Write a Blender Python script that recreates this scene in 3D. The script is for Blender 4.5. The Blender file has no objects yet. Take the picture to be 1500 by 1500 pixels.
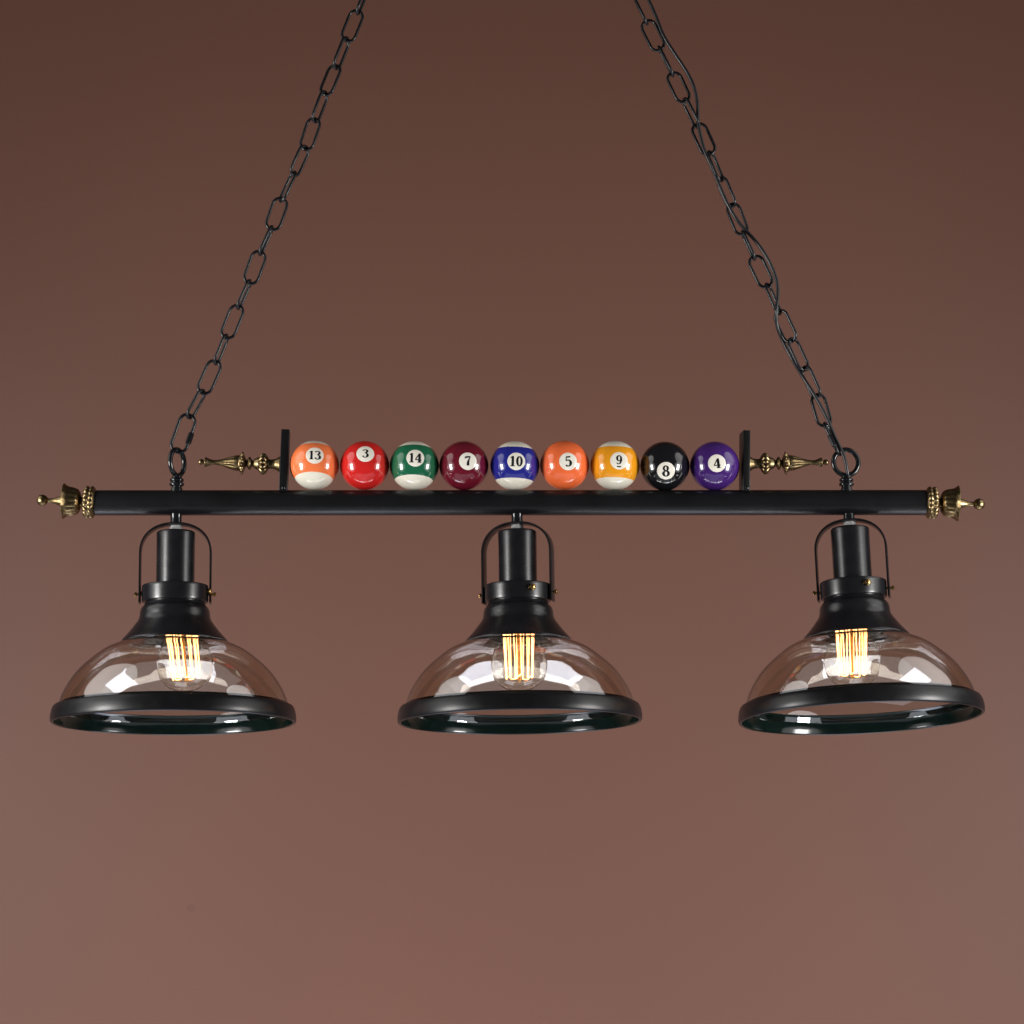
import bpy, bmesh, math, random
from mathutils import Vector, Matrix, Euler, Quaternion
random.seed(7)
scene = bpy.context.scene
COL = scene.collection
PI = math.pi

# ------------------------------------------------------------------ camera
U = 0.00078                       # metres per reference unit at the bar (a ball is 57 mm)
DIST_Y = 3.2
PITCH = math.radians(9.6)
CZ = -DIST_Y * math.tan(PITCH)
DIST = DIST_Y / math.cos(PITCH)
FOC = DIST / U                    # focal length in reference units
CAM = Vector((0, -DIST_Y, CZ))
FWD = Vector((0, math.cos(PITCH), math.sin(PITCH)))
RIGHT = Vector((1, 0, 0))
UPV = RIGHT.cross(FWD)

cd = bpy.data.cameras.new('camera')
cam = bpy.data.objects.new('camera', cd)
COL.objects.link(cam)
cam.location = CAM
cam.rotation_euler = (PI / 2 + PITCH, 0, 0)
cd.sensor_width = 36
cd.lens = 36 * FOC / 1500
cd.clip_start = 0.05
cd.clip_end = 100
scene.camera = cam


def at(x, y, depth=0.0):
    """point of the vertical plane world-y = depth that is measured at (x, y)"""
    d = FWD + RIGHT * ((x - 750) / FOC) + UPV * ((750 - y) / FOC)
    t = (depth - CAM.y) / d.y
    return CAM + d * t


BALL_R = 36.35 * U
# ------------------------------------------------------------------ materials
def new_mat(name):
    m = bpy.data.materials.new(name)
    m.use_nodes = True
    nt = m.node_tree
    b = nt.nodes['Principled BSDF']
    return m, nt, b


def noise(nt, scale, detail=4, rough=0.55, coord='Object'):
    tc = nt.nodes.new('ShaderNodeTexCoord')
    n = nt.nodes.new('ShaderNodeTexNoise')
    n.inputs['Scale'].default_value = scale
    n.inputs['Detail'].default_value = detail
    n.inputs['Roughness'].default_value = rough
    nt.links.new(tc.outputs[coord], n.inputs['Vector'])
    return n


def ramp(nt, src, stops):
    r = nt.nodes.new('ShaderNodeValToRGB')
    e = r.color_ramp.elements
    while len(e) < len(stops):
        e.new(0.5)
    for i, (p, c) in enumerate(stops):
        e[i].position = p
        e[i].color = (c[0], c[1], c[2], 1) if not isinstance(c, float) else (c, c, c, 1)
    nt.links.new(src, r.inputs['Fac'])
    return r


def bump(nt, b, src, strength, dist):
    bp = nt.nodes.new('ShaderNodeBump')
    bp.inputs['Strength'].default_value = strength
    bp.inputs['Distance'].default_value = dist
    nt.links.new(src, bp.inputs['Height'])
    nt.links.new(bp.outputs['Normal'], b.inputs['Normal'])


def metal_paint(name, col, r0, r1, scale=60, bmp=0.08, coat=0.0, spec=0.5):
    m, nt, b = new_mat(name)
    n = noise(nt, scale)
    c = ramp(nt, n.outputs['Fac'], [(0.3, tuple(v * 0.8 for v in col)), (0.7, tuple(v * 1.2 for v in col))])
    nt.links.new(c.outputs['Color'], b.inputs['Base Color'])
    r = ramp(nt, n.outputs['Fac'], [(0.3, r0), (0.7, r1)])
    nt.links.new(r.outputs['Color'], b.inputs['Roughness'])
    if bmp:
        n2 = noise(nt, 900, 2)
        bump(nt, b, n2.outputs['Fac'], bmp, 0.0004)
    b.inputs['Coat Weight'].default_value = coat
    b.inputs['Coat Roughness'].default_value = 0.12
    b.inputs['Specular IOR Level'].default_value = spec
    return m


M_BLACK = metal_paint('matte_black_paint', (0.007, 0.007, 0.0085), 0.23, 0.28, bmp=0.05)
M_BAR = metal_paint('black_bar_paint', (0.006, 0.006, 0.007), 0.31, 0.34, scale=25, bmp=0.03, spec=0.32)
M_GLOSS = metal_paint('glossy_black_enamel', (0.006, 0.007, 0.008), 0.10, 0.18, bmp=0.03)
M_CHAIN = metal_paint('black_chain_steel', (0.006, 0.0065, 0.008), 0.22, 0.32, bmp=0.03, spec=0.4)
M_RIM = metal_paint('black_rim_paint', (0.006, 0.006, 0.007), 0.30, 0.36, spec=0.32)
M_LINING = metal_paint('glossy_dark_green_lining', (0.003, 0.010, 0.008), 0.11, 0.16, bmp=0.0)

m, nt, b = new_mat('bright_nut_steel')
b.inputs['Metallic'].default_value = 0.4
b.inputs['Roughness'].default_value = 0.22
n = noise(nt, 300)
c = ramp(nt, n.outputs['Fac'], [(0.35, (0.38, 0.38, 0.38)), (0.65, (0.60, 0.60, 0.60))])
nt.links.new(c.outputs['Color'], b.inputs['Base Color'])
M_NUT = m

m, nt, b = new_mat('aged_brass')
b.inputs['Metallic'].default_value = 1
n = noise(nt, 140, 6, 0.65)
c = ramp(nt, n.outputs['Fac'], [(0.32, (0.10, 0.070, 0.032)), (0.52, (0.24, 0.175, 0.088)), (0.72, (0.40, 0.30, 0.16))])
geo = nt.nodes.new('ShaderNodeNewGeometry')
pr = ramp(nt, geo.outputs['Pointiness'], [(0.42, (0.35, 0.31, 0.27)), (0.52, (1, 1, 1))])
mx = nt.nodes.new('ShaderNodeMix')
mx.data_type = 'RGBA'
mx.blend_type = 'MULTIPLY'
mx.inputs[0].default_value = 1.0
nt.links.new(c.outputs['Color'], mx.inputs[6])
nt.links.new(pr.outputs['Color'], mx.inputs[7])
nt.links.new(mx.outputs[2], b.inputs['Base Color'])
r = ramp(nt, n.outputs['Fac'], [(0.3, 0.42), (0.7, 0.25)])
nt.links.new(r.outputs['Color'], b.inputs['Roughness'])
bump(nt, b, n.outputs['Fac'], 0.25, 0.0006)
M_BRASS = m

m, nt, b = new_mat('polished_screw_brass')
b.inputs['Metallic'].default_value = 1
b.inputs['Roughness'].default_value = 0.25
n = noise(nt, 400)
c = ramp(nt, n.outputs['Fac'], [(0.35, (0.45, 0.27, 0.09)), (0.65, (0.72, 0.49, 0.20))])
nt.links.new(c.outputs['Color'], b.inputs['Base Color'])
M_SCREW = m


def glass_mat(name, tint, density, ior=1.46, coat=0.0, lustre=(1, 1, 1)):
    m, nt, b = new_mat(name)
    nt.nodes.remove(b)
    out = nt.nodes['Material Output']
    g = nt.nodes.new('ShaderNodeBsdfGlass')
    g.inputs['Roughness'].default_value = 0.0
    g.inputs['IOR'].default_value = ior
    g.inputs['Color'].default_value = (0.99, 0.99, 0.985, 1)
    n = noise(nt, 9, 2)
    bp = nt.nodes.new('ShaderNodeBump')
    bp.inputs['Strength'].default_value = 0.10
    bp.inputs['Distance'].default_value = 0.004
    nt.links.new(n.outputs['Fac'], bp.inputs['Height'])
    nt.links.new(bp.outputs['Normal'], g.inputs['Normal'])
    gl = nt.nodes.new('ShaderNodeBsdfGlossy')           # lustre coating
    gl.inputs['Roughness'].default_value = 0.015
    gl.inputs['Color'].default_value = (*lustre, 1)
    nt.links.new(bp.outputs['Normal'], gl.inputs['Normal'])
    ms = nt.nodes.new('ShaderNodeMixShader')
    ms.inputs[0].default_value = coat
    nt.links.new(g.outputs[0], ms.inputs[1])
    nt.links.new(gl.outputs[0], ms.inputs[2])
    nt.links.new(ms.outputs[0], out.inputs['Surface'])
    va = nt.nodes.new('ShaderNodeVolumeAbsorption')
    va.inputs['Color'].default_value = (*tint, 1)
    va.inputs['Density'].default_value = density
    nt.links.new(va.outputs[0], out.inputs['Volume'])
    return m


M_SHADE = glass_mat('amber_shade_glass', (0.94, 0.765, 0.50), 155, 1.52, 0.07, (0.86, 0.92, 1.0))
M_BULB = glass_mat('clear_bulb_glass', (0.95, 0.78, 0.5), 120, 1.28)

m, nt, b = new_mat('glowing_filament')
nt.nodes.remove(b)
em = nt.nodes.new('ShaderNodeEmission')
n = noise(nt, 60, 2)
c = ramp(nt, n.outputs['Fac'], [(0.3, (1.0, 0.42, 0.13)), (0.7, (1.0, 0.55, 0.23))])
nt.links.new(c.outputs['Color'], em.inputs['Color'])
em.inputs['Strength'].default_value = 9.5
nt.links.new(em.outputs[0], nt.nodes['Material Output'].inputs['Surface'])
M_FIL = m

m, nt, b = new_mat('brown_backdrop_paint')
n = noise(nt, 0.9, 3)
c = ramp(nt, n.outputs['Fac'], [(0.3, (0.128, 0.0525, 0.0330)), (0.7, (0.140, 0.057, 0.0365))])
# a small ring-shaped scuff low on the left of the wall
tc = nt.nodes.new('ShaderNodeTexCoord')
WALL_Y = 1.05
sc_p = at(280, 1330.5, WALL_Y)
vd = nt.nodes.new('ShaderNodeVectorMath')
vd.operation = 'DISTANCE'
nt.links.new(tc.outputs['Object'], vd.inputs[0])
vd.inputs[1].default_value = (sc_p.x, 0, sc_p.z)
rr = ramp(nt, vd.outputs['Value'], [(0.0, (0.98, 0.98, 0.98)), (0.0020, (0.95, 0.95, 0.95)), (0.0035, (0.83, 0.81, 0.79)),
                                    (0.0050, (0.87, 0.85, 0.84)), (0.0066, (1, 1, 1))])
mx = nt.nodes.new('ShaderNodeMix')
mx.data_type = 'RGBA'
mx.blend_type = 'MULTIPLY'
mx.inputs[0].default_value = 1.0
nt.links.new(c.outputs['Color'], mx.inputs[6])
nt.links.new(rr.outputs['Color'], mx.inputs[7])
nt.links.new(mx.outputs[2], b.inputs['Base Color'])
b.inputs['Roughness'].default_value = 0.55
b.inputs['Specular IOR Level'].default_value = 0.5
n2 = noise(nt, 260, 4)
bump(nt, b, n2.outputs['Fac'], 0.05, 0.001)
M_WALL = m


def ball_mat(name, col, stripe):
    m, nt, b = new_mat(name)
    n = noise(nt, 45, 3)
    c = ramp(nt, n.outputs['Fac'], [(0.3, tuple(v * 0.93 for v in col)), (0.7, tuple(min(1, v * 1.05) for v in col))])
    if stripe:
        tc = nt.nodes.new('ShaderNodeTexCoord')
        sx = nt.nodes.new('ShaderNodeSeparateXYZ')
        nt.links.new(tc.outputs['Object'], sx.inputs[0])
        ab = nt.nodes.new('ShaderNodeMath')
        ab.operation = 'ABSOLUTE'
        nt.links.new(sx.outputs['Z'], ab.inputs[0])
        gt = nt.nodes.new('ShaderNodeMath')
        gt.operation = 'GREATER_THAN'
        gt.inputs[1].default_value = 0.638 * BALL_R
        nt.links.new(ab.outputs[0], gt.inputs[0])
        mx = nt.nodes.new('ShaderNodeMix')
        mx.data_type = 'RGBA'
        nt.links.new(gt.outputs[0], mx.inputs[0])
        nt.links.new(c.outputs['Color'], mx.inputs[6])
        mx.inputs[7].default_value = (0.78, 0.74, 0.62, 1)
        nt.links.new(mx.outputs[2], b.inputs['Base Color'])
    else:
        nt.links.new(c.outputs['Color'], b.inputs['Base Color'])
    b.inputs['Roughness'].default_value = 0.11
    b.inputs['IOR'].default_value = 1.52
    b.inputs['Coat Weight'].default_value = 0.5
    b.inputs['Coat Roughness'].default_value = 0.04
    n3 = noise(nt, 38, 2)
    bump(nt, b, n3.outputs['Fac'], 0.06, 0.002)
    return m


m, nt, b = new_mat('ivory_number_disc')
n = noise(nt, 200)
c = ramp(nt, n.outputs['Fac'], [(0.3, (0.80, 0.76, 0.65)), (0.7, (0.86, 0.83, 0.74))])
nt.links.new(c.outputs['Color'], b.inputs['Base Color'])
b.inputs['Roughness'].default_value = 0.14
M_DISC = m
m, nt, b = new_mat('black_numeral_ink')
n = noise(nt, 300)
c = ramp(nt, n.outputs['Fac'], [(0.3, (0.008, 0.008, 0.010)), (0.7, (0.016, 0.016, 0.02))])
nt.links.new(c.outputs['Color'], b.inputs['Base Color'])
b.inputs['Roughness'].default_value = 0.2
M_INK = m


# ------------------------------------------------------------------ mesh helpers
def link_mesh(name, bm, mat, parent=None, smooth=True, angle=38):
    bmesh.ops.recalc_face_normals(bm, faces=bm.faces[:])
    me = bpy.data.meshes.new(name)
    bm.to_mesh(me)
    bm.free()
    if smooth:
        me.polygons.foreach_set('use_smooth', [True] * len(me.polygons))
        me.set_sharp_from_angle(angle=math.radians(angle))
    me.materials.append(mat)
    o = bpy.data.objects.new(name, me)
    COL.objects.link(o)
    if parent is not None:
        o.parent = parent
    return o


def empty(name, loc=(0, 0, 0)):
    o = bpy.data.objects.new(name, None)
    o.empty_display_size = 0.05
    o.location = loc
    COL.objects.link(o)
    return o


def tag(o, label, cat, group=None):
    o['label'] = label
    o['category'] = cat
    if group:
        o['group'] = group


def smooth_profile(pts, sub=5):
    """Catmull-Rom through (r, z) points; a point with a third value 1 is a hard corner"""
    P = [(p[0], p[1]) for p in pts]
    hard = [len(p) > 2 and p[2] for p in pts]
    out = []
    for i in range(len(P) - 1):
        p1, p2 = P[i], P[i + 1]
        p0 = P[i - 1] if i > 0 and not hard[i] else (2 * p1[0] - p2[0], 2 * p1[1] - p2[1])
        p3 = P[i + 2] if i + 2 < len(P) and not hard[i + 1] else (2 * p2[0] - p1[0], 2 * p2[1] - p1[1])
        for k in range(sub):
            t = k / sub
            q = []
            for a in (0, 1):
                q.append(0.5 * (2 * p1[a] + (p2[a] - p0[a]) * t + (2 * p0[a] - 5 * p1[a] + 4 * p2[a] - p3[a]) * t * t
                                + (3 * p1[a] - p0[a] - 3 * p2[a] + p3[a]) * t ** 3))
            out.append((max(q[0], 0.0), q[1]))
    out.append(P[-1])
    return out


def lathe(bm, prof, seg=96, closed=False, mod=None, mtx=None):
    """revolve (r, z) about local z; mod(i, angle) scales the radius"""
    rings = []
    for i, (r, z) in enumerate(prof):
        if r < 1e-7:
            rings.append([bm.verts.new((0, 0, z))])
        else:
            ring = []
            for k in range(seg):
                a = 2 * PI * k / seg
                rr = r * (mod(i, a) if mod else 1)
                ring.append(bm.verts.new((rr * math.cos(a), rr * math.sin(a), z)))
            rings.append(ring)
    n = len(rings)
    vs = [v for r_ in rings for v in r_]
    for i in range(n if closed else n - 1):
        A, B = rings[i], rings[(i + 1) % n]
        for k in range(seg):
            k2 = (k + 1) % seg
            if len(A) == 1 and len(B) == 1:
                continue
            if len(A) == 1:
                bm.faces.new((A[0], B[k2], B[k]))
            elif len(B) == 1:
                bm.faces.new((A[k], A[k2], B[0]))
            else:
                bm.faces.new((A[k], A[k2], B[k2], B[k]))
    if mtx is not None:
        bmesh.ops.transform(bm, matrix=mtx, verts=vs)
    return vs


def tube(bm, pts, rad, seg=12, closed=False, caps=True):
    """sweep a circle along pts (parallel transport frames)"""
    n = len(pts)
    pts = [Vector(p) for p in pts]
    T = []
    for i in range(n):
        if closed:
            t = pts[(i + 1) % n] - pts[i - 1]
        else:
            t = pts[min(i + 1, n - 1)] - pts[max(i - 1, 0)]
        T.append(t.normalized())
    ref = Vector((0, 0, 1)) if abs(T[0].z) < 0.9 else Vector((0, 1, 0))
    N = (ref - T[0] * ref.dot(T[0])).normalized()
    rings = []
    for i in range(n):
        N = (N - T[i] * N.dot(T[i])).normalized()
        B = T[i].cross(N)
        rd = rad[i] if isinstance(rad, (list, tuple)) else rad
        rings.append([bm.verts.new(pts[i] + (N * math.cos(2 * PI * k / seg) + B * math.sin(2 * PI * k / seg)) * rd)
                      for k in range(seg)])
    for i in range(n if closed else n - 1):
        A, Bq = rings[i], rings[(i + 1) % n]
        for k in range(seg):
            bm.faces.new((A[k], A[(k + 1) % seg], Bq[(k + 1) % seg], Bq[k]))
    if caps and not closed:
        bm.faces.new(rings[0])
        bm.faces.new(rings[-1])
    return [v for r_ in rings for v in r_]


def spline(pts, sub=8):
    P = [Vector(p) for p in pts]
    out = []
    for i in range(len(P) - 1):
        p1, p2 = P[i], P[i + 1]
        p0 = P[i - 1] if i else 2 * p1 - p2
        p3 = P[i + 2] if i + 2 < len(P) else 2 * p2 - p1
        for k in range(sub):
            t = k / sub
            out.append(0.5 * (2 * p1 + (p2 - p0) * t + (2 * p0 - 5 * p1 + 4 * p2 - p3) * t * t + (3 * p1 - p0 - 3 * p2 + p3) * t ** 3))
    out.append(P[-1])
    return out


def box(bm, c, s, bev=0.0, mtx=None):
    r_ = bmesh.ops.create_cube(bm, size=1.0)
    vs = r_['verts']
    bmesh.ops.scale(bm, vec=s, verts=vs)
    if bev:
        es = list({e for v in vs for e in v.link_edges})
        rb = bmesh.ops.bevel(bm, geom=es, offset=bev, segments=3, affect='EDGES', profile=0.5)
        vs = list({v for f in rb['faces'] for v in f.verts} | {v for v in vs if v.is_valid})
    bmesh.ops.translate(bm, vec=c, verts=vs)
    if mtx is not None:
        bmesh.ops.transform(bm, matrix=mtx, verts=vs)
    return vs


# ------------------------------------------------------------------ backdrop
bm = bmesh.new()
box(bm, (0, 0.03, 0), (9, 0.06, 7))
wall = link_mesh('backdrop', bm, M_WALL, smooth=False)
wall.location = (0, WALL_Y, 0)
wall['kind'] = 'structure'
wall['label'] = 'plain matt brown backdrop wall behind the hanging lamps'

# ------------------------------------------------------------------ the bar
BAR_A, BAR_B = at(139, 736.6), at(1357, 736.2)
BAR_C = (BAR_A + BAR_B) / 2
BAR_R = 18.6 * U
bar = empty('hanging_bar', BAR_C)
tag(bar, 'long black horizontal bar with brass finials carrying the billiard balls', 'light bar')
L2 = (BAR_B - BAR_A).length / 2
tilt = math.atan2(BAR_B.z - BAR_A.z, BAR_B.x - BAR_A.x)
BAR_M = Matrix.Translation(BAR_C) @ Matrix.Rotation(-tilt, 4, 'Y')
bar.rotation_euler = (0, -tilt, 0)
RX = Matrix.Rotation(PI / 2, 4, 'Y')            # lathe axis z -> +x
bm = bmesh.new()
lathe(bm, [(0, -L2), (BAR_R - 0.0012, -L2), (BAR_R, -L2 + 0.0012), (BAR_R, -L2 * 0.5), (BAR_R, 0), (BAR_R, L2 * 0.5),
           (BAR_R, L2 - 0.0012), (BAR_R - 0.0012, L2), (0, L2)], 96, mtx=RX)
link_mesh('tube', bm, M_BAR, bar)
BINV = BAR_M.inverted()


def bar_local(p):
    return BINV @ p


# uprights at both ends of the row of balls
def upright(xt, xb, ytop, yaw, w):
    top, bot = at(xt, ytop), at(xb, 719)
    c = (top + bot) / 2
    h = (top - bot).length + 0.004
    bm = bmesh.new()
    box(bm, (0, 0, 0), (w * U, 0.024, h), 0.0007)
    o = link_mesh('upright', bm, M_BAR, bar)
    o.location = bar_local(c)
    o.rotation_euler = (0, math.atan2(top.x - bot.x, top.z - bot.z), yaw)
    bm = bmesh.new()
    lathe(bm, [(0, 0.0012), (0.0012, 0.0011), (0.0021, 0.0004), (0.0022, 0), (0, 0)], 24,
          mtx=Matrix.Translation((0.0006, -0.0118, -h / 2 + 0.0035)) @ Matrix.Rotation(PI / 2, 4, 'X'))
    link_mesh('screw', bm, M_GLOSS, o)
    return o


upright(418.6, 415.2, 634, math.radians(2), 12.2)
upright(1091.0, 1090.6, 635.5, math.radians(7), 10.5)

# brass end finials (profile along the axis, outwards from the tube end; units)
END = [(0, -1), (16, -1, 1), (19, 0), (22, 2.0), (23.6, 5), (22.2, 8.2), (22.6, 9.6), (23.2, 12), (21.2, 15.5), (15, 17.6), (9, 18.6), (7.4, 20),
       (9, 21.2), (14, 22.6), (18.2, 26), (20.4, 31), (21.4, 36), (22.6, 41), (25.4, 45.2), (26.3, 46.4), (25.2, 47.2), (21, 46.4), (14, 45.8),
       (9.5, 47.5), (7.6, 51), (5.6, 56), (3.9, 62), (3.2, 67.5), (3.4, 69.6), (6.2, 72), (8.2, 76.2), (8.3, 78.6), (7.0, 82.4), (4.0, 85), (0, 86)]


def end_finial(pos, sgn, droop):
    prof = smooth_profile([(r * U, z * U) + tuple(rest) for r, z, *rest in END], 4)

    def mod(i, a):
        z = prof[i][1] / U
        if 1.5 < z < 8.2:
            return 1 + 0.10 * math.sin(PI * (z - 1.5) / 6.7) * (abs(math.cos(9 * a)) - 0.7)
        if 8.8 < z < 16.5:
            return 1 + 0.12 * math.sin(PI * (z - 8.8) / 7.7) * (abs(math.sin(9 * a)) - 0.7)
        if 22.5 < z < 42:
            return 1 + 0.035 * math.sin(PI * (z - 22.5) / 19.5) * (abs(math.cos(8 * a)) - 0.8) * 2
        if 43 < z < 47:
            return 1 + 0.008 * math.cos(16 * a)
        return 1
    bm = bmesh.new()
    lathe(bm, prof, 144, mod=mod, mtx=Matrix.Rotation(sgn * PI / 2, 4, 'Y'))
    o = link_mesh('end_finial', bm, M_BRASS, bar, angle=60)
    o.location = bar_local(pos)
    o.rotation_euler = (0, droop, 0)


end_finial(at(139.5, 736.2), -1, math.radians(2.6))
end_finial(at(1356.5, 736.4), 1, math.radians(1.6))

# slender brass spindles on the outer faces of the uprights
SPN = [(0, -1), (11.6, -1, 1), (11.9, 0.6), (10.6, 3), (8.4, 6.5), (7.4, 10), (7.1, 14), (7.4, 16.6), (10.5, 18.6), (14.2, 22), (15.2, 25.6), (13.4, 29.2),
       (10.4, 32), (8.6, 35), (7.0, 38), (5.0, 40), (5.4, 41.6), (8.8, 43.4), (9.7, 45.2), (8.6, 47), (5.2, 48.8), (5.0, 50), (9.6, 52), (14.6, 54.6), (15.6, 56),
       (13.6, 58), (11.8, 60.4), (11.6, 63), (10.8, 67), (9.2, 72), (7.2, 78.5), (5.4, 85), (4.0, 92), (3.5, 97), (4.0, 101), (5.6, 105.5), (7.2, 109), (7.0, 110.6),
       (4.4, 111.6), (2.6, 112.6), (3.6, 114), (4.3, 116), (3.8, 118.6), (2.0, 120.2), (0, 120.6)]


def spindle(pos, sgn, scale, rot):
    prof = smooth_profile([(r * U, z * U * scale) + tuple(rest) for r, z, *rest in SPN], 4)

    def mod(i, a):
        z = prof[i][1] / U / scale
        if 18 < z < 33:
            return 1 + 0.13 * math.sin(PI * (z - 18) / 15) * (abs(math.cos(6 * a)) - 0.7) * 1.6
        if 53 < z < 59:
            return 1 + 0.12 * math.cos(10 * a) * math.sin(PI * (z - 53) / 6)
        if 60 < z < 88:
            return 1 + 0.055 * math.cos(10 * a) * math.sin(PI * (z - 60) / 28)
        return 1
    bm = bmesh.new()
    lathe(bm, prof, 120, mod=mod, mtx=Matrix.Rotation(sgn * PI / 2, 4, 'Y'))
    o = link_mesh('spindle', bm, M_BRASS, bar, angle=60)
    o.location = bar_local(pos)
    o.rotation_euler = (0, rot, 0)


spindle(at(410.6, 680.4), -1, 1.0, math.radians(1.9))
spindle(at(1096.5, 679.6), 1, 0.975, math.radians(-1.2))


# threaded hanging loops on top of the bar
def loop(x, yaw, yc):
    base = at(x, 719)
    o_bm = bmesh.new()
    prof = [(0, -3), (8.6, -3, 1), (8.8, 0), (8.2, 3), (7.4, 5.2), (7.6, 6.4), (10.4, 7.4), (10.9, 9.4), (10.4, 11.2), (8.2, 12.4), (8.2, 13.2), (10.0, 14.2),
            (10.4, 15.8), (9.8, 17.4), (7.6, 18.6), (7.4, 20), (7.0, 22), (5, 24), (0, 25)]
    lathe(o_bm, smooth_profile([(r * U, z * U) + tuple(t) for r, z, *t in prof], 4), 48)
    o = link_mesh('hanging_loop', o_bm, M_GLOSS, bar)
    o.location = bar_local(base)
    bm = bmesh.new()
    cz = at(x, yc).z - base.z
    R = 18.4 * U
    tube(bm, [(R * math.cos(2 * PI * k / 56), 0, cz + R * 1.04 * math.sin(2 * PI * k / 56)) for k in range(56)], 3.7 * U, 16, closed=True)
    rg = link_mesh('ring', bm, M_GLOSS, o)
    rg.rotation_euler = (0, 0, yaw)


loop(258.8, math.radians(63), 677.5)
loop(1240.0, math.radians(6), 677.5)


# ------------------------------------------------------------------ chains
WIRE = 2.3 * U


def link_path(hl, hw, n=10):
    """flat stadium with rounded ends, centreline half length hl, half width hw"""
    pts = []
    for k in range(n + 1):
        a = PI * k / n
        pts.append((hw * math.cos(a), 0, hl - hw + hw * math.sin(a) * 1.0))
    for k in range(n + 1):
        a = PI + PI * k / n
        pts.append((hw * math.cos(a), 0, -(hl - hw) + hw * math.sin(a) * 1.0))
    return pts


REF_L = 43.5 * U
bm = bmesh.new()
tube(bm, link_path(REF_L / 2 + WIRE, 10.6 * U), WIRE, 12, closed=True)
LINK_PROTO = link_mesh('chain_link', bm, M_CHAIN)
PROTO_USED = [False]


def chain(joints, rolls, label, first_quick_side, extra_roll):
    pts = [at(*j) for j in joints]
    root = empty('hanging_chain', pts[0])
    tag(root, label, 'chain', 'black link chains the bar hangs from')
    for i in range(len(pts) - 1):
        a, b_ = pts[i], pts[i + 1]
        d = b_ - a
        if i == 0:
            bm = bmesh.new()
            hl = d.length / 2 + WIRE
            path = link_path(hl, 11.6 * U, 12)
            tube(bm, path, WIRE * 1.08, 12, closed=True)
            o = link_mesh('quick_link', bm, M_CHAIN, root)
            bm = bmesh.new()
            s = first_quick_side
            prof = [(0, -9), (3.2, -9, 1), (4.3, -7.6), (4.3, 7.6), (3.2, 9, 1), (0, 9)]
            lathe(bm, [(r * U, z * U) for r, z, *_ in prof], 6,
                  mtx=Matrix.Translation((s * 11.6 * U, 0, -4 * U)))
            link_mesh('sleeve', bm, M_CHAIN, o, angle=30)
        else:
            if PROTO_USED[0]:
                o = LINK_PROTO.copy()
                COL.objects.link(o)
            else:
                o = LINK_PROTO
                PROTO_USED[0] = True
            o.parent = root
            o.scale = (random.uniform(0.96, 1.05), 1, (d.length / 2 + WIRE) / (REF_L / 2 + WIRE))
        o.location = (a + b_) / 2 - pts[0]
        q = d.to_track_quat('Z', 'Y')
        # bring the link's flat side to face the front, then roll it about its own length
        z = d.normalized()
        yv = Vector((0, 1, 0))
        yv = (yv - z * yv.dot(z)).normalized()
        xv = yv.cross(z)
        R3 = Matrix((xv, yv, z)).transposed()
        o.rotation_mode = 'QUATERNION'
        o.rotation_quaternion = R3.to_quaternion() @ Quaternion((0, 0, 1), math.radians(rolls[i]))
    return root


LJ = [(259.5, 660), (277, 610), (297, 574), (316, 531), (331.5, 493), (349, 450), (365.5, 413), (381, 371), (398, 334), (412.5, 293),
      (430.5, 254), (447.5, 217), (461, 176), (476, 137), (492, 98), (508, 58), (524, 18), (540, -22), (556, -62)]
LR = [8, 72, 3, 82, -2, 86, 10, 88, 4, -62, 58, -12, 66, -25, 70, 0, 85, 10]
chain(LJ, LR, 'black link chain without a cord rising from the bar above the leftmost lamp', 1, 0)
RJ = [(1229.5, 664), (1209, 622), (1197, 580), (1179, 540), (1160, 498), (1141, 458), (1124, 418), (1105, 378), (1088, 341), (1072.5, 301),
      (1056, 263), (1040, 224), (1021.5, 184), (1003, 147), (985, 109), (966, 71), (947, 33), (928, -5), (909, -43), (890, -81)]
RR = [72, 18, -60, 38, -42, 62, 6, 88, 14, -56, 60, 2, -78, 10, 85, -10, 80, 5, 88]
chain(RJ, RR, 'black link chain with a power cord woven through it above the rightmost lamp', -1, 0)

# power cord woven through the right-hand chain
CP = [(1241.5, 700, -.001), (1241, 690, -.004), (1236, 668, -.006), (1224, 642, -.006), (1209, 608, -.007), (1192, 577, -.006), (1176, 552, -.003), (1161, 527, .006),
      (1147, 500, .007), (1138.5, 478, .002), (1137, 456, -.006), (1139.5, 432, -.007), (1137.5, 410, -.007), (1129, 388, -.006), (1119, 370, -.006), (1106.5, 353, -.005),
      (1092, 337, -.004), (1079, 321, -.006), (1066, 299, -.007), (1054, 272, -.007), (1043, 246, -.006), (1032.5, 222, -.006), (1026, 198, -.006), (1022.5, 176, -.006),
      (1021.5, 150, -.006), (1016, 126, -.006), (1004, 102, -.006), (988, 78, -.006), (972, 52, -.006), (960, 22, -.006), (944, -14, -.006), (918, -80, -.006)]
bm = bmesh.new()
cp0 = at(CP[0][0], CP[0][1], CP[0][2])
tube(bm, [p - cp0 for p in spline([at(x, y, d) for x, y, d in CP], 8)], 2.6 * U, 12)
cord = link_mesh('power_cord', bm, metal_paint('black_cord_sheath', (0.009, 0.0095, 0.0115), 0.28, 0.38, bmp=0.02))
cord.location = cp0
tag(cord, 'thin black power cord winding up through the right chain', 'cord')

# ------------------------------------------------------------------ pendant lamps
Y0 = 752
Z0 = at(757, Y0).z


def lz(y):
    return at(757, y).z - Z0


def P(pts):
    return [(r * U * (1 + 0.0), lz(y)) + tuple(t) for r, y, *t in pts]


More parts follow.
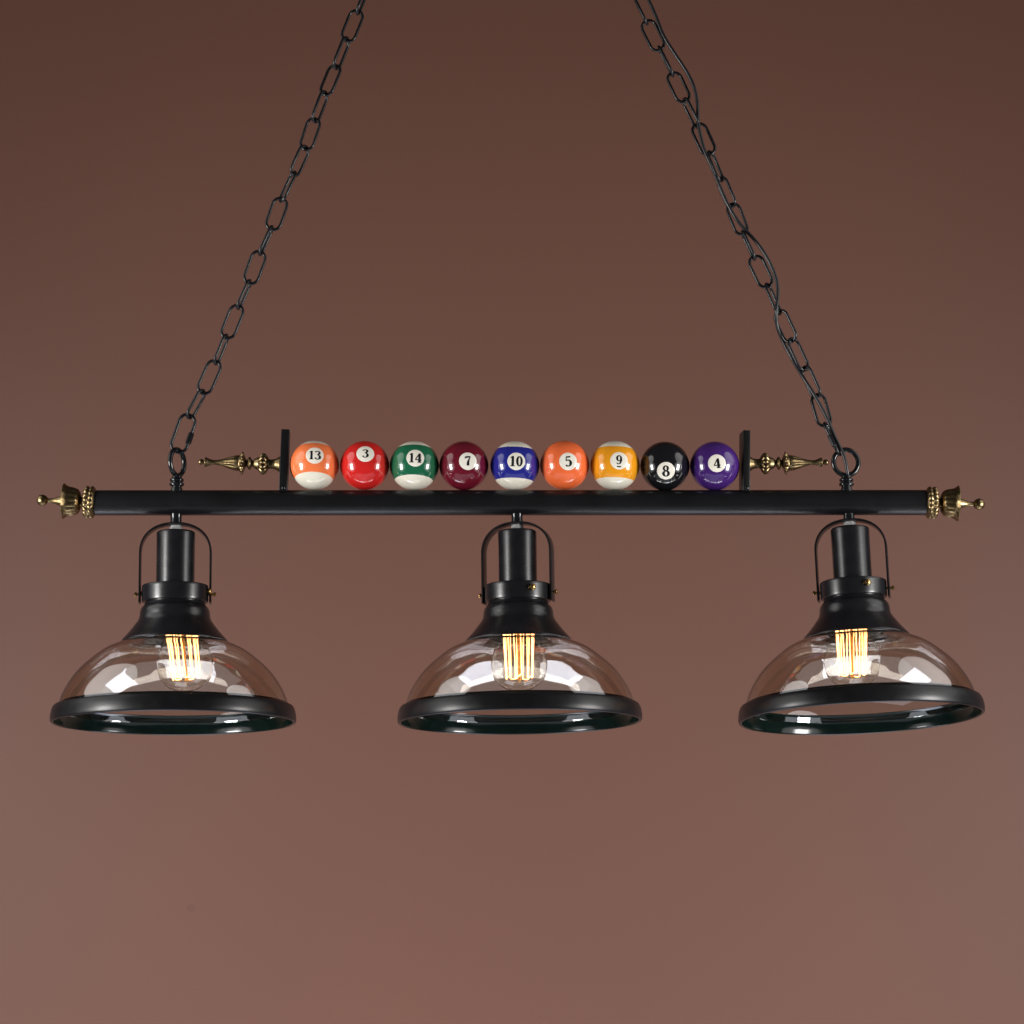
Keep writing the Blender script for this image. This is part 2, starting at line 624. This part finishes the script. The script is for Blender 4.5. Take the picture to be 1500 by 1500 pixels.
def offset_profile(prof, d):
    """inner wall of a shell: shift each point by d along the profile's normal (towards the axis)"""
    out = []
    for i in range(len(prof)):
        a = prof[max(i - 1, 0)]
        b_ = prof[min(i + 1, len(prof) - 1)]
        t = Vector((b_[0] - a[0], b_[1] - a[1])).normalized()
        nrm = Vector((t.y, -t.x))          # profile runs downwards and outwards
        if nrm.x > 0:
            nrm = -nrm
        out.append((max(prof[i][0] + nrm.x * d, 1e-4), prof[i][1] + nrm.y * d))
    return out


def build_lamp():
    root = empty('pendant_lamp')
    # stem
    bm = bmesh.new()
    lathe(bm, smooth_profile(P([(0, 744), (8.6, 744, 1), (8.9, 750), (8.7, 754), (8.2, 760), (8.4, 765), (8.9, 767, 1), (0, 767, 1)]), 4), 48)
    link_mesh('stem', bm, M_GLOSS, root)
    # hexagon nut under the handle strap
    bm = bmesh.new()
    lathe(bm, P([(0, 769.8), (8.4, 769.8), (9.4, 770.8), (9.4, 776.4), (8.2, 778.8), (0, 778.8)]), 6)
    link_mesh('nut', bm, M_NUT, root, angle=25)
    # bail handle: flat strap, squared arch
    bm = bmesh.new()
    hw, t, wd = 51.2 * U, 3.2 * U, 22.0 * U
    zt, zc, zb = lz(767.6), lz(812), lz(884)
    path = []
    path.append((hw, zb))
    for k in range(5):
        path.append((hw, zb + (zc - zb) * (k + 1) / 5))
    ex = 2 / 2.25
    for k in range(1, 48):
        a = PI * k / 48
        cx = math.copysign(abs(math.cos(a)) ** ex, math.cos(a))
        path.append((hw * cx, zc + (zt - zc) * math.sin(a) ** ex))
    for k in range(6):
        path.append((-hw, zc + (zb - zc) * k / 5))
    rings = []
    for i, (x, z) in enumerate(path):
        a_, b_ = path[max(i - 1, 0)], path[min(i + 1, len(path) - 1)]
        tv = Vector((b_[0] - a_[0], b_[1] - a_[1])).normalized()
        nx, nz = tv.y, -tv.x
        ww = wd
        sec = []
        for sx, sy in ((0.5, 0.42), (0.5, -0.42), (0.36, -0.5), (-0.36, -0.5), (-0.5, -0.42), (-0.5, 0.42), (-0.36, 0.5), (0.36, 0.5)):
            sec.append(bm.verts.new((x + nx * t * sx, ww * sy, z + nz * t * sx)))
        rings.append(sec)
    for i in range(len(rings) - 1):
        for k in range(8):
            bm.faces.new((rings[i][k], rings[i][(k + 1) % 8], rings[i + 1][(k + 1) % 8], rings[i + 1][k]))
    bm.faces.new(rings[0])
    bm.faces.new(rings[-1])
    bail = link_mesh('handle', bm, M_BLACK, root, angle=50)
    # pivot screws of the handle, brass, through the lower strap ends
    for s in (-1, 1):
        bm = bmesh.new()
        lathe(bm, [(0, -3 * U), (2.0 * U, -3 * U), (2.0 * U, 4.5 * U), (3.2 * U, 4.6 * U), (3.6 * U, 5.6 * U), (3.2 * U, 7.4 * U), (1.8 * U, 8.4 * U), (0, 8.6 * U)], 24,
              mtx=Matrix.Translation((s * hw, 0, lz(871))) @ Matrix.Rotation(s * PI / 2, 4, 'Y'))
        sc = link_mesh('pivot_screw', bm, M_SCREW, bail)
    # socket cover
    bm = bmesh.new()
    lathe(bm, smooth_profile(P([(0, 778.6), (22, 778.6), (26.2, 779.2), (27.8, 781), (28.1, 784), (28.0, 800), (27.9, 830), (28.0, 862, 1), (0, 862, 1)]), 4), 96)
    link_mesh('socket_cover', bm, M_BLACK, root)
    # collar with screws
    bm = bmesh.new()
    lathe(bm, smooth_profile(P([(27, 857.8), (40, 857.4), (46.4, 858.0), (48.0, 859.8), (48.2, 864), (48.2, 876), (48.0, 881.4), (46.8, 883, 1), (30, 883.4, 1)]), 4), 128)
    col = link_mesh('collar', bm, M_BLACK, root)
    for ang in (-66, 114):
        bm = bmesh.new()
        lathe(bm, [(0, -1 * U), (2.4 * U, -1 * U), (2.4 * U, 2.2 * U), (4.0 * U, 2.3 * U), (4.7 * U, 3.2 * U), (4.4 * U, 5.0 * U), (2.8 * U, 6.4 * U), (0, 6.8 * U)], 24,
              mtx=Matrix.Rotation(math.radians(ang), 4, 'Z') @ Matrix.Translation((48 * U, 0, lz(868))) @ Matrix.Rotation(PI / 2, 4, 'Y'))
        link_mesh('screw', bm, M_SCREW, col)
    # bell-shaped cap (open underneath)
    outer = smooth_profile(P([(43.5, 881.6), (43.4, 884), (44.8, 887.6), (48.0, 891), (50.2, 895.5), (50.9, 900), (51.4, 904.5), (53.2, 909.5), (56.6, 914.6), (61.4, 921),
                              (67.0, 928), (72.4, 934), (76.4, 938.6, 1), (76.6, 940)]), 4)
    inner = offset_profile(outer, 1.6 * U)
    bm = bmesh.new()
    lathe(bm, outer + inner[::-1], 128, closed=True)
    link_mesh('shade_cap', bm, M_BLACK, root)
    # glass dome, a closed shell
    go = smooth_profile(P([(50, 937.5), (62, 939.6), (75, 941.6), (88, 945.6), (102, 952.6), (113, 960.4), (123, 968.6), (132.5, 977), (141.5, 986.6), (149, 997), (156, 1008.6),
                           (161, 1019), (164.4, 1029), (166.6, 1040), (167.0, 1043)]), 4)
    gi = offset_profile(go, 2.6 * U)
    bm = bmesh.new()
    lathe(bm, go + gi[::-1], 160, closed=True)
    link_mesh('glass_shade', bm, M_SHADE, root, angle=60)
    # metal rim
    bm = bmesh.new()
    rp = P([(162.0, 1031.2, 1), (166.8, 1036.2, 1), (169.2, 1034.8), (171.8, 1035.4), (173.9, 1038.4), (175.6, 1043), (176.8, 1050), (177.0, 1055), (176.2, 1058.6), (174.2, 1059.8),
            (172.2, 1059.0), (171.5, 1055.4), (170.5, 1050.4), (168.5, 1044.6), (165.4, 1038.8), (162.0, 1033.4), (161.0, 1032.0), (161.95, 1031.25, 1)])
    lathe(bm, smooth_profile(rp, 5)[:-1], 192, closed=True)
    rim = link_mesh('rim', bm, M_RIM, root, angle=50)
    rim.data.materials.append(M_LINING)
    for f in rim.data.polygons:
        c_ = f.center
        if f.normal.x * c_.x + f.normal.y * c_.y < 0:
            f.material_index = 1
    # bulb: glass envelope, screw base, glass mount and squirrel-cage filament
    bo = smooth_profile(P([(14.5, 900), (15, 906), (17, 914), (22, 925), (29, 938), (36, 952), (40.4, 966), (41, 978), (38, 992), (30.5, 1003), (19, 1010), (8, 1013), (0.3, 1013.6)]), 4)
    bi = offset_profile(bo, 1.1 * U)
    bm = bmesh.new()
    bi = [(max(r_, 0.0001), z_) for r_, z_ in bi]
    bi[-1] = (0.0001, bo[-1][1] + 1.1 * U)
    lathe(bm, bo[:-1] + [(0.0001, bo[-1][1])] + bi[::-1], 96, closed=True)
    bulb = link_mesh('light_bulb', bm, M_BULB, root, angle=60)
    bm = bmesh.new()
    lathe(bm, smooth_profile(P([(0, 862), (10, 862), (15.5, 866), (16.6, 870), (15.4, 873), (16.6, 876), (15.4, 879), (16.6, 882), (15.4, 885), (16.6, 888), (15.6, 892), (16, 903, 1), (0, 903, 1)]), 3), 48)
    link_mesh('screw_base', bm, M_SCREW, bulb)
    bm = bmesh.new()
    N = 14
    yt, yb = 924, 993
    path = []
    for k in range(N):
        a = 2 * PI * (k + 0.35) / N
        jig = random.uniform(-1.2, 1.2)
        top = Vector((22.5 * U * math.cos(a), 22.5 * U * math.sin(a), lz(yt + random.uniform(-1.0, 1.0))))
        bot = Vector(((20.0 + jig) * U * math.cos(a + 0.05), (20.0 + jig) * U * math.sin(a + 0.05), lz(yb + random.uniform(-3, 3))))
        seq = [top, top.lerp(bot, 0.08), top.lerp(bot, 0.5) * 1.0, top.lerp(bot, 0.92), bot]
        path += seq if k % 2 == 0 else seq[::-1]
    tube(bm, spline(path, 3), 0.75 * U, 8)
    link_mesh('filament', bm, M_FIL, bulb)
    bm = bmesh.new()
    lathe(bm, smooth_profile(P([(0, 903), (9, 903), (5, 912), (3.4, 922), (2.4, 960), (2.2, 992), (3.2, 997), (2.2, 1000), (0, 1001)]), 3), 24)
    link_mesh('filament_mount', bm, M_SCREW, bulb)
    return root


def copy_tree(o, parent=None):
    c = o.copy()
    COL.objects.link(c)
    c.parent = parent
    for ch in list(o.children):
        copy_tree(ch, c)
    return c


LAMPS = [  # stem x, y; rim centre x, y; lean towards the front (deg); turn (deg); label
    ((258, 752), (254.6, 1058.0), 0.5, 4, 'black and amber glass pendant lamp hanging below the left chain'),
    ((757.3, 751), (761.6, 1056.6), 0.6, -15, 'black and amber glass pendant lamp hanging beneath the middle of the ball row'),
    ((1243, 747), (1260.0, 1051.0), 2.3, -11, 'tilted black and amber glass pendant lamp hanging below the corded chain'),
]
proto = build_lamp()
roots = []
for i, (s, r_, lean, turn, label) in enumerate(LAMPS):
    o = proto if i == 0 else copy_tree(proto)
    roots.append(o)
for o, (s, r_, lean, turn, label), spin in zip(roots, LAMPS, (54, 15, 4)):
    a, b_ = at(*s), at(*r_)
    roll = math.atan2(b_.x - a.x, a.z - b_.z)          # bottom swings towards +x
    o.location = a
    o.rotation_mode = 'QUATERNION'
    q = Quaternion((0, 1, 0), -roll) @ Quaternion((1, 0, 0), -math.radians(lean)) @ Quaternion((0, 0, 1), math.radians(turn))
    o.rotation_quaternion = q
    col_ = [c_ for c_ in o.children if c_.name.startswith('collar')][0]
    col_.rotation_euler = (0, 0, math.radians(spin))
    bulb_ = [c_ for c_ in o.children if c_.name.startswith('light_bulb')][0]     # the bulbs sit a little askew
    sh_, an_ = {4: (5.0, 6.5), -15: (-0.5, 0.3), -11: (-5.0, -2.0)}[turn]
    Rb = Matrix.Rotation(-math.radians(an_), 3, 'Y')
    pv = Vector((0, 0, lz(880)))
    bulb_.location = pv - Rb @ pv + Vector((sh_ * U, 0, 0))
    bulb_.rotation_euler = (0, -math.radians(an_), 0)
    tag(o, label, 'pendant lamp', 'glass pendant lamps under the bar')

# ------------------------------------------------------------------ billiard balls



def ell(cx, cz_, rx, rz, wt, ws, n=24, a0=90):
    pts = []
    for k in range(n + 1):
        a = math.radians(a0) + 2 * PI * k / n
        s = abs(math.cos(a))
        pts.append((cx + rx * math.cos(a), cz_ + rz * math.sin(a), wt + (ws - wt) * s ** 1.3))
    return pts


GLYPH = {
    '1': (0.50, [[(.25, .99, .17), (.26, .5, .19), (.26, .02, .19)], [(.04, .03, .07), (.48, .03, .07)], [(.26, .96, .10), (.14, .86, .09), (.05, .82, .07)]]),
    '3': (0.56, [[(.09, .80, .17), (.10, .87, .10), (.26, .96, .07), (.40, .89, .14), (.45, .75, .19), (.39, .61, .13), (.24, .53, .07)],
                 [(.24, .53, .07), (.42, .46, .12), (.50, .31, .20), (.47, .15, .18), (.36, .05, .09), (.22, .03, .08), (.10, .10, .10), (.08, .20, .17)]]),
    '4': (0.62, [[(.40, .97, .09), (.22, .63, .08), (.04, .30, .08)], [(.03, .28, .09), (.60, .28, .09)], [(.42, .97, .17), (.42, .5, .20), (.42, .03, .20)], [(.24, .03, .07), (.60, .03, .07)]]),
    '5': (0.56, [[(.12, .93, .12), (.30, .91, .14), (.48, .95, .10)], [(.13, .94, .07), (.10, .52, .07)],
                 [(.10, .52, .07), (.25, .61, .08), (.42, .54, .14), (.49, .35, .20), (.45, .15, .17), (.32, .04, .09), (.19, .04, .09), (.09, .13, .16)]]),
    '7': (0.56, [[(.06, .90, .15), (.28, .91, .16), (.53, .94, .08)], [(.06, .98, .06), (.05, .74, .06)], [(.52, .93, .07), (.36, .62, .11), (.27, .36, .18), (.25, .04, .21)]]),
    '8': (0.58, [ell(.28, .75, .16, .21, .08, .16), ell(.28, .27, .20, .24, .08, .19)]),
    '9': (0.58, [ell(.27, .66, .19, .30, .08, .17), [(.46, .68, .17), (.46, .40, .17), (.38, .14, .12), (.24, .04, .08), (.12, .07, .10), (.09, .17, .16)]]),
    '0': (0.58, [ell(.28, .5, .19, .45, .08, .18)]),
}
BALLS = [  # number, x, dx, dy of its number disc, numeral height, roll (deg), colour, colour word, extra
    ('13', 460.6, 0.2, -15.2, 13.6, 2, (0.90, 0.205, 0.065), True, 'orange striped billiard ball numbered 13 with white lower cap', 681.6),
    ('3', 534.2, 0.8, -18.0, 13.6, 3, (0.60, 0.018, 0.016), False, 'bright red billiard ball numbered 3', 682),
    ('14', 607.0, 1.4, -11.8, 14.2, 2, (0.012, 0.130, 0.060), True, 'green striped billiard ball numbered 14 with white caps', 682.2),
    ('7', 679.6, 6.0, -7.2, 14.4, -4, (0.135, 0.007, 0.019), False, 'dark maroon billiard ball numbered 7', 682.4),
    ('10', 754.2, 2.2, -6.8, 15.0, 2, (0.018, 0.022, 0.240), True, 'blue striped billiard ball numbered 10 with white caps', 682.2),
    ('5', 827.2, 5.2, -6.0, 15.0, -2, (0.86, 0.155, 0.045), False, 'plain orange billiard ball numbered 5', 681.6),
    ('9', 900.8, 6.4, -7.4, 13.4, 2, (0.84, 0.330, 0.012), True, 'yellow striped billiard ball numbered 9 with white caps', 682),
    ('8', 974.0, 1.6, 7.0, 16.0, -3, (0.007, 0.007, 0.009), False, 'black billiard ball numbered 8', 683),
    ('4', 1046.8, 3.6, -4.4, 14.4, -6, (0.055, 0.016, 0.150), False, 'purple billiard ball numbered 4', 682.8),
]


def on_sphere(u, v, rad):
    """wrap disc coordinates (u right, v up) round the side of the ball that faces local -y"""
    d = math.hypot(u, v)
    if d < 1e-9:
        return Vector((0, -rad, 0))
    a = d / BALL_R
    return Vector((math.sin(a) * u / d * rad, -math.cos(a) * rad, math.sin(a) * v / d * rad))


def ribbon(bm, stroke, f, rad):
    pts = [Vector((x, z, w)) for x, z, w in stroke]
    sp = spline(pts, 6)
    L, R = [], []
    for i, p in enumerate(sp):
        a_, b_ = sp[max(i - 1, 0)], sp[min(i + 1, len(sp) - 1)]
        t = Vector((b_.x - a_.x, b_.y - a_.y))
        t = t.normalized() if t.length > 1e-9 else Vector((1, 0))
        nx, ny = -t.y, t.x
        L.append(bm.verts.new(on_sphere(*f(p.x + nx * p.z * 0.56, p.y + ny * p.z * 0.56), rad)))
        R.append(bm.verts.new(on_sphere(*f(p.x - nx * p.z * 0.56, p.y - ny * p.z * 0.56), rad)))
    for i in range(len(sp) - 1):
        bm.faces.new((L[i], R[i], R[i + 1], L[i + 1]))


for num, x, dx, dy, nh, roll, colr, stripe, label, yc in BALLS:
    pos = at(x, yc)
    bm = bmesh.new()
    bmesh.ops.create_uvsphere(bm, u_segments=96, v_segments=64, radius=BALL_R)
    ball = link_mesh('billiard_ball', bm, ball_mat(label.split(' billiard')[0].replace(' ', '_') + '_resin', colr, stripe), angle=180)
    tag(ball, label + ' on the black bar', 'billiard ball', 'billiard balls in a row on the bar')
    ball.location = pos
    # which way the number looks: its offset from the ball's centre as the lens sees it
    sx, sy = dx / 36.35, -dy / 36.35
    view = (CAM - pos).normalized()
    right = Vector((0, 0, 1)).cross(view).normalized()
    up = view.cross(right)
    nrm = (right * sx + up * sy + view * math.sqrt(1 - sx * sx - sy * sy)).normalized()
    yax = -nrm
    zax = (Vector((0, 0, 1)) - yax * yax.z).normalized()
    xax = yax.cross(zax)
    R3 = Matrix((xax, yax, zax)).transposed()
    ball.rotation_mode = 'QUATERNION'
    ball.rotation_quaternion = R3.to_quaternion() @ Quaternion((0, 1, 0), math.radians(roll))
    # number disc
    bm = bmesh.new()
    rd = 14.6 * U
    c0 = bm.verts.new(on_sphere(0, 0, BALL_R + 0.00012))
    prev = None
    for ri in range(1, 8):
        rr_ = rd * ri / 7
        rad_ = BALL_R + (0.00012 if ri < 7 else -0.0002)
        ring = [bm.verts.new(on_sphere(rr_ * math.cos(2 * PI * k / 64), rr_ * math.sin(2 * PI * k / 64), rad_)) for k in range(64)]
        for k in range(64):
            k2 = (k + 1) % 64
            if prev is None:
                bm.faces.new((c0, ring[k], ring[k2]))
            else:
                bm.faces.new((prev[k], ring[k], ring[k2], prev[k2]))
        prev = ring
    disc = link_mesh('number_disc', bm, M_DISC, ball, angle=180)
    bm = bmesh.new()
    h = nh * U * 1.02
    gap = 0.06
    tot = sum(GLYPH[c_][0] for c_ in num) + gap * (len(num) - 1)
    ox = -tot / 2
    lift = 0
    yo = 0.42 if num == '9' else 0.5
    for c_ in num:
        w_, strokes = GLYPH[c_]
        for st in strokes:
            ribbon(bm, st, lambda a_, b_, ox=ox, yo=yo: ((a_ + ox) * h * (1.10 if len(num) > 1 else 1.12), (b_ - yo) * h), BALL_R + 0.00022 + lift)
            lift += 0.00002
        ox += w_ + gap
    if num == '9':
        ribbon(bm, [(-.20, -.20, .09), (0, -.25, .13), (.20, -.20, .09)], lambda a_, b_: (a_ * h * 1.1, (b_ - 0.42) * h), BALL_R + 0.00022 + lift)
    bmesh.ops.recalc_face_normals(bm, faces=bm.faces[:])
    link_mesh('numeral', bm, M_INK, disc, angle=180)

# ------------------------------------------------------------------ light
world = bpy.data.worlds.new('World')
scene.world = world
world.use_nodes = True
bg = world.node_tree.nodes['Background']
bg.inputs['Color'].default_value = (0.50, 0.49, 0.48, 1)
bg.inputs['Strength'].default_value = 0.085


def area(name, loc, target, sx, sy, energy, color=(1, 1, 1), spread=180):
    l = bpy.data.lights.new(name, 'AREA')
    l.shape = 'RECTANGLE'
    l.size, l.size_y = sx, sy
    l.energy = energy
    l.color = color
    l.spread = math.radians(spread)
    o = bpy.data.objects.new(name, l)
    o.location = loc
    o.rotation_euler = (Vector(target) - Vector(loc)).to_track_quat('-Z', 'Y').to_euler()
    COL.objects.link(o)
    return o


for sgn in (-1, 1):
    # umbrella with its hot strobe head, level with the lamps, well off to each side
    p = Vector((sgn * 1.52, -0.72, -0.20))
    t = Vector((0, 0, -0.06))
    u_ = area('umbrella_lamp', p, t, 1.15, 1.15, 4.5)
    u_.data.shape = 'DISK'
    area('strobe_lamp', p + (t - p).normalized() * 0.04, t, 0.34, 0.58, 22.5, (1, 0.98, 0.96))
    # panel lamp lying low between the fixture and the wall
    area('floor_panel_lamp', (sgn * 0.66, 0.42, -1.60), (sgn * 0.66, 0.42, 0), 0.76, 0.80, 9.5, (0.86, 0.94, 1.16))
    # round soft lamp high on each side
    d_ = area('high_soft_lamp', (sgn * 1.22, -0.25, 0.50), (0, 0, -0.25), 1.05, 1.05, 2.0, (1, 0.98, 0.95), 120)
    d_.data.shape = 'DISK'
# added fill strip below the frame, brightens the lower wall
area('added_wall_fill', (0, 0.15, -1.65), (0, WALL_Y, -0.85), 2.8, 0.45, 12, (1, 0.95, 0.92))
# added wide dim emitter, unseen, to grey the reflections in the glass
area('added_floor_fill', (0, -0.35, -1.80), (0, -0.35, 0), 3.6, 2.4, 15, (0.93, 0.98, 1.08))

# ------------------------------------------------------------------ render settings
scene.view_settings.view_transform = 'Standard'
scene.view_settings.look = 'None'
scene.view_settings.exposure = 0
scene.view_settings.gamma = 1
scene.view_settings.use_curve_mapping = False
cy = scene.cycles
cy.use_denoising = True
cy.max_bounces = 16
cy.transmission_bounces = 16
cy.glossy_bounces = 8
cy.transparent_max_bounces = 16
cy.diffuse_bounces = 3
cy.sample_clamp_indirect = 8
